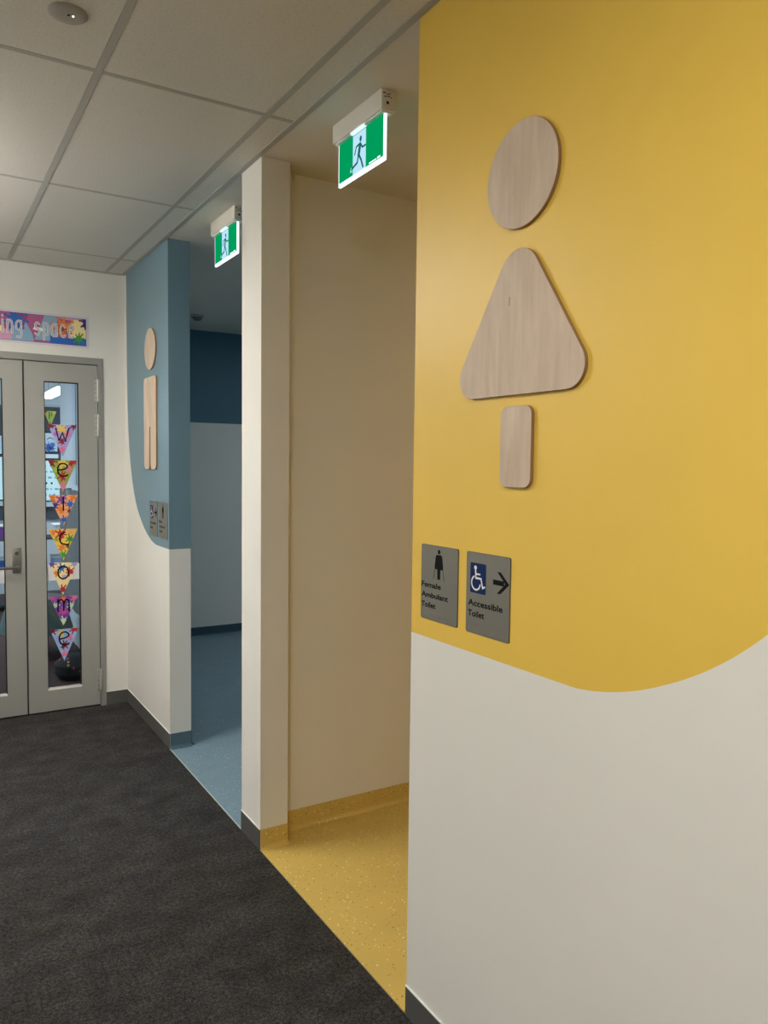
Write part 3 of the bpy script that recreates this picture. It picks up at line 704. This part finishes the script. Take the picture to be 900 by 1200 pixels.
# ------------------------------------------------------------------ ceiling sensors
mb = MB(); GS = mat('grey_sensor_plastic', (.36, .34, .30), .5)
mb.lathe([(.055, 0), (.055, -.003), (.051, -.006), (.030, -.007), (0, -.0075)], GS, n=48); sn = mb.build('ceiling_sensor', None, Matrix.Translation((.409, 2.462, H+.001)), smooth=True)
tag(sn, 'round grey ceiling sensor with a tiny lit light in the nearest tile', 'sensor')
mb = MB(); mb.lathe([(.0026, -.0072), (.0022, -.009), (0, -.0095)], emis('sensor_led', (1, .95, .45), 5), .014, -.004, 12); mb.build('indicator_light', sn)
mb = MB(); mb.lathe([(.0034, -.0072), (.003, -.0085), (0, -.0086)], BLACK, .002, -.006, 10); mb.lathe([(.0024, -.0072), (.002, -.0085), (0, -.0086)], BLACK, .000, -.0005, 10); mb.build('lens', sn)
mb = MB(); GD = mat('dim_white_plastic', (.45, .44, .42), .5)
mb.lathe([(.060, 0), (.060, -.016), (.052, -.020), (.050, -.020)], GD, n=40); sd = mb.build('smoke_detector', None, Matrix.Translation((2.150, 6.72, H)), smooth=True)
tag(sd, 'small round smoke detector on the dim ceiling beyond the blue entry', 'smoke detector')
mb = MB(); mb.lathe([(.050, -.019), (.036, -.034), (.030, -.046), (0, -.048)], mat('detector_grille', (.16, .16, .16), .5), n=32); mb.build('sensing_chamber', sd, smooth=True)

# ------------------------------------------------------------------ corridor lamps (surface-mounted opal battens, left of the photograph's view)
def batten(x, y, L_, wd_, m, label, z=H, ax='y', drop=.055):
    M = Matrix.Translation((x, y, z)) @ (Matrix.Identity(4) if ax == 'y' else Matrix.Rotation(math.pi/2, 4, 'Z'))
    o = empty('ceiling_light', M); tag(o, label, 'ceiling light')
    mb = MB(); mb.box(-wd_/2, wd_/2, -L_/2, L_/2, -.052, 0, PLASTIC); mb.build('light_body', o)
    mb = MB(); mb.box(-wd_/2+.008, wd_/2-.008, -L_/2+.01, L_/2-.01, -drop, -.052, m); mb.build('diffuser', o)
def pendant_batten(x, y, L_, wd_, lb):
    zt = H-.20; o = empty('ceiling_light', Matrix.Translation((x, y, zt))); tag(o, lb, 'ceiling light')
    mb = MB(); mb.box(-wd_/2, wd_/2, -L_/2, L_/2, -.030, 0, PLASTIC); mb.build('light_body', o)
    mb = MB(); mb.box(-wd_/2+.006, wd_/2-.006, -L_/2+.006, L_/2-.006, -.060, -.030, emis('opal_diffuser_far', CORR_COL, FIX_FAR), bev=.004); mb.build('diffuser', o)
    mb = MB(); mb.box(-wd_/2+.006, wd_/2-.006, -L_/2+.006, L_/2-.006, 0, .018, emis('opal_uplight', (1, .96, .88), FIX_UP), bev=.004); mb.build('uplight_diffuser', o)
    for yy in (-.45, .45): mb = MB(); mb.tube([(0, yy, .018), (0, yy, .2)], .006, STEEL, 8); mb.build('hanging_rod', o)
pendant_batten(-.40, 4.0, 1.15, .26, 'suspended white light bar over the corridor nearer the double door')
batten(-.344, .10, 1.15, .30, emis('opal_diffuser_near', CORR_COL, FIX_NEAR), 'surface mounted white ceiling light over the corridor behind the viewer')
batten(3.2, 2.5, .6, .3, emis('added_yellow_room_diffuser', (1, .87, .60), FILL_YEL), 'small added unseen warm light deep inside the yellow entry')  # added out-of-view lamp, tinted to brighten and warm the beige entry wall
batten(3.45, 5.2, .9, .3, emis('opal_diffuser_blue_room', (.84, .95, 1), FIX_BLU), 'white ceiling light deep inside the blue washroom')

# ------------------------------------------------------------------ classroom beyond the doors
CW = mat('classroom_wall_paint', (.62, .70, .76), .6); CC = mat('classroom_carpet', (.062, .030, .026), .9, var=.3, vscale=60)
CY = 11.0; SWX = 1.268; SWY = 8.35
mb = MB(); mb.box(-3, xb-.003, D+.12, YFAR+.1, -.05, 0, CC); mb.box(-3, 4.2, YFAR+.1, CY+.1, -.05, 0, CC); mb.box(-.79, 1.09, D+.05, D+.12, -.05, 0, CC); struct(mb.build('floor'))
mb = MB(); mb.box(-3, 4.2, D+.12, CY+.1, 3.0, 3.05, mat('classroom_ceiling_paint', (.7, .75, .78), .7))
mb = MB(); mb.box(-3, 4.2, CY, CY+.1, 0, 3.0, CW); struct(mb.build('wall_classroom_back'))
mb = MB(); mb.box(-3.1, -3, D+.12, CY+.1, 0, 3.0, CW); struct(mb.build('wall_classroom_left'))
mb = MB(); mb.box(SWX, xb-.002, D+.12, SWY, 0, 3.0, CW)
struct(mb.build('wall_classroom_side'))
# classroom ceiling stops against the toilet block
mb = MB(); mb.box(-3, SWX, D+.12, SWY, 3.0, 3.05, MATS['classroom_ceiling_paint']); mb.box(-3, 4.2, SWY, CY+.1, 3.0, 3.05, MATS['classroom_ceiling_paint']); struct(mb.build('ceiling'))
mb = MB(); mb.box(4.2, 4.3, YFAR+.1, CY+.1, 0, 3.0, CW); mb.box(xb, 4.2, YFAR+.1, YFAR+.2, 0, 3.0, CW); struct(mb.build('wall_classroom_right'))

def pleats(name, x, y0, y1, z0, z1, m, label):
    mb = MB(); n = int((y1-y0)/.018); P = []
    for i in range(n+1):
        t_ = i/n; P.append((x-.03+.016*math.sin(i*1.35)+.006*math.sin(i*.37), y0+(y1-y0)*t_))
    for a, b in zip(P, P[1:]): mb.face([(a[0], a[1], z0), (a[0], a[1], z1), (b[0], b[1], z1), (b[0], b[1], z0)], m); mb.face([(a[0]+.004, a[1], z1), (a[0]+.004, a[1], z0), (b[0]+.004, b[1], z0), (b[0]+.004, b[1], z1)], m)
    o = mb.build(name, smooth=False); return tag(o, label, 'curtain')
pleats('curtain', SWX, 6.5, 8.2, .35, 1.45, mat('grey_blue_curtain', (.19, .22, .24), .8), 'grey pleated curtain along the side wall inside the classroom')
# tall pale cupboard on the side wall above the curtain
mb = MB(); mb.box(SWX-.02, SWX, 7.0, 7.55, 1.50, 2.9, mat('pale_blue_laminate', (.50, .60, .68), .5)); cb = mb.build('wall_panel')
tag(cb, 'tall pale blue panel on the classroom side wall seen through the right glass', 'panel')
for yy in (7.15, 7.35):
    mb = MB(); mb.box(SWX-.028, SWX-.02, yy-.006, yy+.006, 1.50, 2.9, mat('mid_blue_laminate', (.30, .38, .46), .5)); mb.build('cover_strip', cb)
mb = MB(); mb.box(SWX-.035, SWX-.0, 7.75, 7.83, 1.32, 1.46, mat('dark_grey_box', (.10, .13, .16), .5)); mb.box(SWX-.037, SWX-.035, 7.76, 7.82, 1.34, 1.44, MATS['mid_blue_laminate']); tag(mb.build('wall_control'), 'small dark control box on the classroom side wall', 'wall control')
# dark pinboard on the back wall
PB = mat('navy_felt_pinboard', (.045, .065, .095), .9)
mb = MB(); mb.box(.0, 2.6, CY-.03, CY-.001, .95, 2.42, PB); mb.box(.0, 2.6, CY-.036, CY-.002, 2.42, 2.45, mat('pinboard_rail', (.5, .55, .6), .4)); tag(mb.build('pinboard'), 'dark felt pinboard on the classroom back wall', 'pinboard')
# lit interactive screens
SCR = emis('lit_screen_page', (.60, .90, 1.0), .85)
def screen(x0, x1, z0, z1, y, label, seed):
    mb = MB(); mb.box(x0, x1, y-.04, y, z0-.09, z1+.02, RUBBER); o = mb.build('display_screen'); tag(o, label, 'screen', 'lit screens in the classroom')
    mb = MB(); mb.face([(x0+.012, y-.041, z0), (x1-.012, y-.041, z0), (x1-.012, y-.041, z1), (x0+.012, y-.041, z1)], SCR); rd = random.Random(seed)
    for r in range(7):
        zz = z1-.07-r*.075; xx = x0+.04
        while xx < x1-.1:
            ww = rd.uniform(.015, .05); mb.face([(xx, y-.0415, zz-.012), (xx+ww, y-.0415, zz-.012), (xx+ww, y-.0415, zz+.012), (xx, y-.0415, zz+.012)], BLACK if r == 3 else mat('faint_line', (.25, .45, .6), .6)); xx += ww+rd.uniform(.02, .05)
    mb.build('screen_face', o, weld=False)
    mb = MB(); mb.box(x0+.01, x1-.01, y-.042, y-.04, z0-.08, z0-.02, mat('pale_label', (.55, .65, .72), .5)); mb.build('screen_label', o)
screen(1.42, 1.69, 1.20, 1.72, CY-.035, 'bright white screen page in the right glass behind the W and e pennants', 1)
screen(.55, .985, 1.22, 1.76, CY-.035, 'bright white screen page seen in the left glass', 2)
def art(x0, x1, z0, z1, label, main):
    mb = MB(); y = CY-.035
    mb.box(x0-.015, x1+.015, y-.008, y, z0-.015, z1+.015, BLACK); mb.box(x0, x1, y-.010, y-.008, z0, z1, mat('art_paper', (.55, .72, .85), .6))
    o = mb.build('framed_artwork'); tag(o, label, 'artwork', 'black framed pictures on the pinboard')
    mb = MB(); cx = (x0+x1)/2
    for k, (dx, dz, r) in enumerate(((-.02, -.05, .06), (.02, -.08, .05), (-.035, -.09, .045), (.03, -.03, .04))): mb.poly([(a, b) for a, b in splat(cx+dx, (z0+z1)/2+dz, r, 100+k, 8)], 0, ink(main))
    mb2 = MB()
    for f in mb.f: mb2.face([(mb.v[i][0], y-.0112, mb.v[i][1]) for i in f], ink(main))
    P = arc(cx, z1-.10, .045, 0, 180, 8); 
    for a, b in zip(P, P[1:]): mb2.face([(a[0], y-.0116, a[1]), (b[0], y-.0116, b[1]), (b[0], y-.0116, b[1]-.012), (a[0], y-.0116, a[1]-.012)], ink('brown'))
    mb2.build('painting', o, weld=False)
art(1.455, 1.625, 1.84, 2.08, 'blue painting in a black frame seen through the right glass', 'blue')
art(.70, .965, 1.80, 2.03, 'blue painting in a black frame seen through the left glass', 'blue')
mb = MB(); mb.box(1.455, 1.635, CY-.043, CY-.035, 1.752, 1.805, mat('white_card', (.75, .85, .9), .6)); tag(mb.build('caption_card'), 'blank white card pinned between the framed painting and the screen', 'card')
# small second bunting inside
flag('pennant', on_back(1.352, 2.285, 9.6), .135, .18, 'lime', [(-.4, -.05, .2, 'red', 81), (0, -.95, .3, 'red', 83), (.3, -.1, .16, 'yellow', 84)], 'P', 'small green pennant with letter P hanging inside the classroom', 'pennants inside the classroom')
mb = MB(); mb.tube([(.4, 9.603, 2.291), (1.0, 9.603, 2.281), (1.9, 9.603, 2.297)], .003, BLACK, 6); tag(mb.build('bunting_string'), 'thin string across the classroom holding the green pennant', 'string')
# classroom lights
def pend(x, y, label, w_=.11, em=None):
    o = empty('pendant_light', Matrix.Translation((x, y, 2.50))); tag(o, label, 'pendant light', 'classroom pendant lights')
    mb = MB(); mb.box(-w_, w_, -.6, .6, -.02, .03, em or emis('classroom_diffuser', CLASS_COL, CLASS_L), bev=.006); mb.build('diffuser', o)
    mb = MB(); mb.box(-w_-.005, w_+.005, -.605, .605, .03, .05, PLASTIC); mb.build('light_body', o)
    for yy in (-.45, .45): mb = MB(); mb.tube([(0, yy, .05), (0, yy, .5)], .003, STEEL, 6); mb.build('cable', o)
pend(1.42, 9.75, 'white linear pendant glowing at the top of the right door glass', .055)
CLASS_FILL = emis('classroom_fill_diffuser', CLASS_COL, 30)  # for the three out-of-view pendants added to brighten the classroom
pend(-.6, 7.4, 'added unseen linear pendant brightening the classroom nearest the double door', .15, CLASS_FILL)
pend(-.6, 9.75, 'added unseen linear pendant brightening the classroom beside the back wall pinboard', .15, CLASS_FILL)
pend(2.6, 9.75, 'added unseen linear pendant brightening the classroom corner behind the washroom', .15, CLASS_FILL)
# low shelf with tubs, table, chair, beanbag
BKC = mat('charcoal_shelf_laminate', (.06, .07, .08), .6)
sh = empty('storage_shelf', Matrix.Translation((1.2, 9.9, 0))); tag(sh, 'low dark shelf unit under the screens in the classroom', 'shelf')
for z0 in (.05, .42, .80):
    mb = MB(); mb.box(-.9, .55, -.2, .2, z0, z0+.025, BKC); mb.build('shelf_board', sh)
for xx in (-.9, -.15, .525):
    mb = MB(); mb.box(xx, xx+.025, -.2, .2, 0, .80, BKC); mb.build('upright', sh)
rd = random.Random(11); tubn = 0
for (x, z, cn, lb) in ((.62, .445, 'white', 'white storage tub on the middle shelf, far left'), (.86, .445, 'blue', 'blue storage tub on the middle shelf beside a white tub'), (1.22, .445, 'white', 'white storage tub on the middle shelf behind the right glass'), (1.48, .445, 'sky', 'sky blue storage tub on the middle shelf behind the right glass'),
                       (.60, .825, 'blue', 'blue storage tub on top of the shelf, far left'), (.84, .825, 'purple', 'purple storage tub on top of the shelf in the left glass'), (1.20, .825, 'navy', 'navy storage tub on top of the shelf between the doors'), (1.50, .825, 'white', 'white storage tub on top of the shelf in the right glass')):
    tb = MB(); P = [(.075, 0), (.085, .12), (.095, .13), (.088, .13)]
    tb.box(-.09, .09, -.13, .13, 0, .13, ink(cn), bev=.012); tb.box(-.1, .1, -.14, .14, .13, .145, SIGNW, bev=.004)
    o = tb.build('storage_tub', None, Matrix.Translation((x, 9.9, z+.001)), smooth=True); tag(o, lb, 'tub', 'tubs on the classroom shelf')
tbm = mat('dull_teal_cloth', (.10, .16, .16), .85)
mb = MB()
n = 40
for k in range(n):
    a0, a1 = 2*math.pi*k/n, 2*math.pi*(k+1)/n; r0 = .30*(1+.07*math.sin(5*a0)); r1 = .30*(1+.07*math.sin(5*a1))
    mb.face([(.22*math.cos(a0), .22*math.sin(a0), .52), (r0*math.cos(a0), r0*math.sin(a0), .22), (r1*math.cos(a1), r1*math.sin(a1), .22), (.22*math.cos(a1), .22*math.sin(a1), .52)], tbm)
mb.disc(0, 0, .22, .52, tbm, n); 
for k in range(3): a = 2*math.pi*k/3+.5; mb.tube([(.18*math.cos(a), .18*math.sin(a), .5), (.24*math.cos(a), .24*math.sin(a), 0)], .012, STEEL, 8)
tag(mb.build('covered_stool', None, Matrix.Translation((.90, 7.35, 0)), smooth=True), 'low stool draped in dull teal cloth behind the lowest pennants', 'stool')
BB = mat('black_patterned_fabric', (.014, .015, .02), .85)
prof = [(0, .0), (.12, .004), (.165, .05), (.16, .11), (.11, .165), (.045, .19), (0, .193)]
mb = MB(); mb.lathe(prof, BB, n=36)
for k in range(22):
    a = rd.uniform(0, 6.28); q = rd.uniform(2.2, 4.6); i = int(q); f = q-i
    r_ = prof[i][0]*(1-f)+prof[i+1][0]*f; z_ = prof[i][1]*(1-f)+prof[i+1][1]*f
    n_ = Vector((r_*math.cos(a), r_*math.sin(a), max(0, z_-.06)*1.2)).normalized(); c_ = Vector((r_*math.cos(a), r_*math.sin(a), z_))+n_*.0035
    u_ = n_.orthogonal().normalized(); v_ = n_.cross(u_); rr = rd.uniform(.008, .018)
    mb.face([c_+(u_*math.cos(t_*math.pi/4)+v_*math.sin(t_*math.pi/4))*rr for t_ in range(8)], ink(('orange', 'red', 'olive')[k % 3]))
tag(mb.build('beanbag', None, Matrix.Translation((1.075, 6.47, 0)), smooth=True), 'small dark round beanbag with coloured spots at the foot of the right glass', 'beanbag')
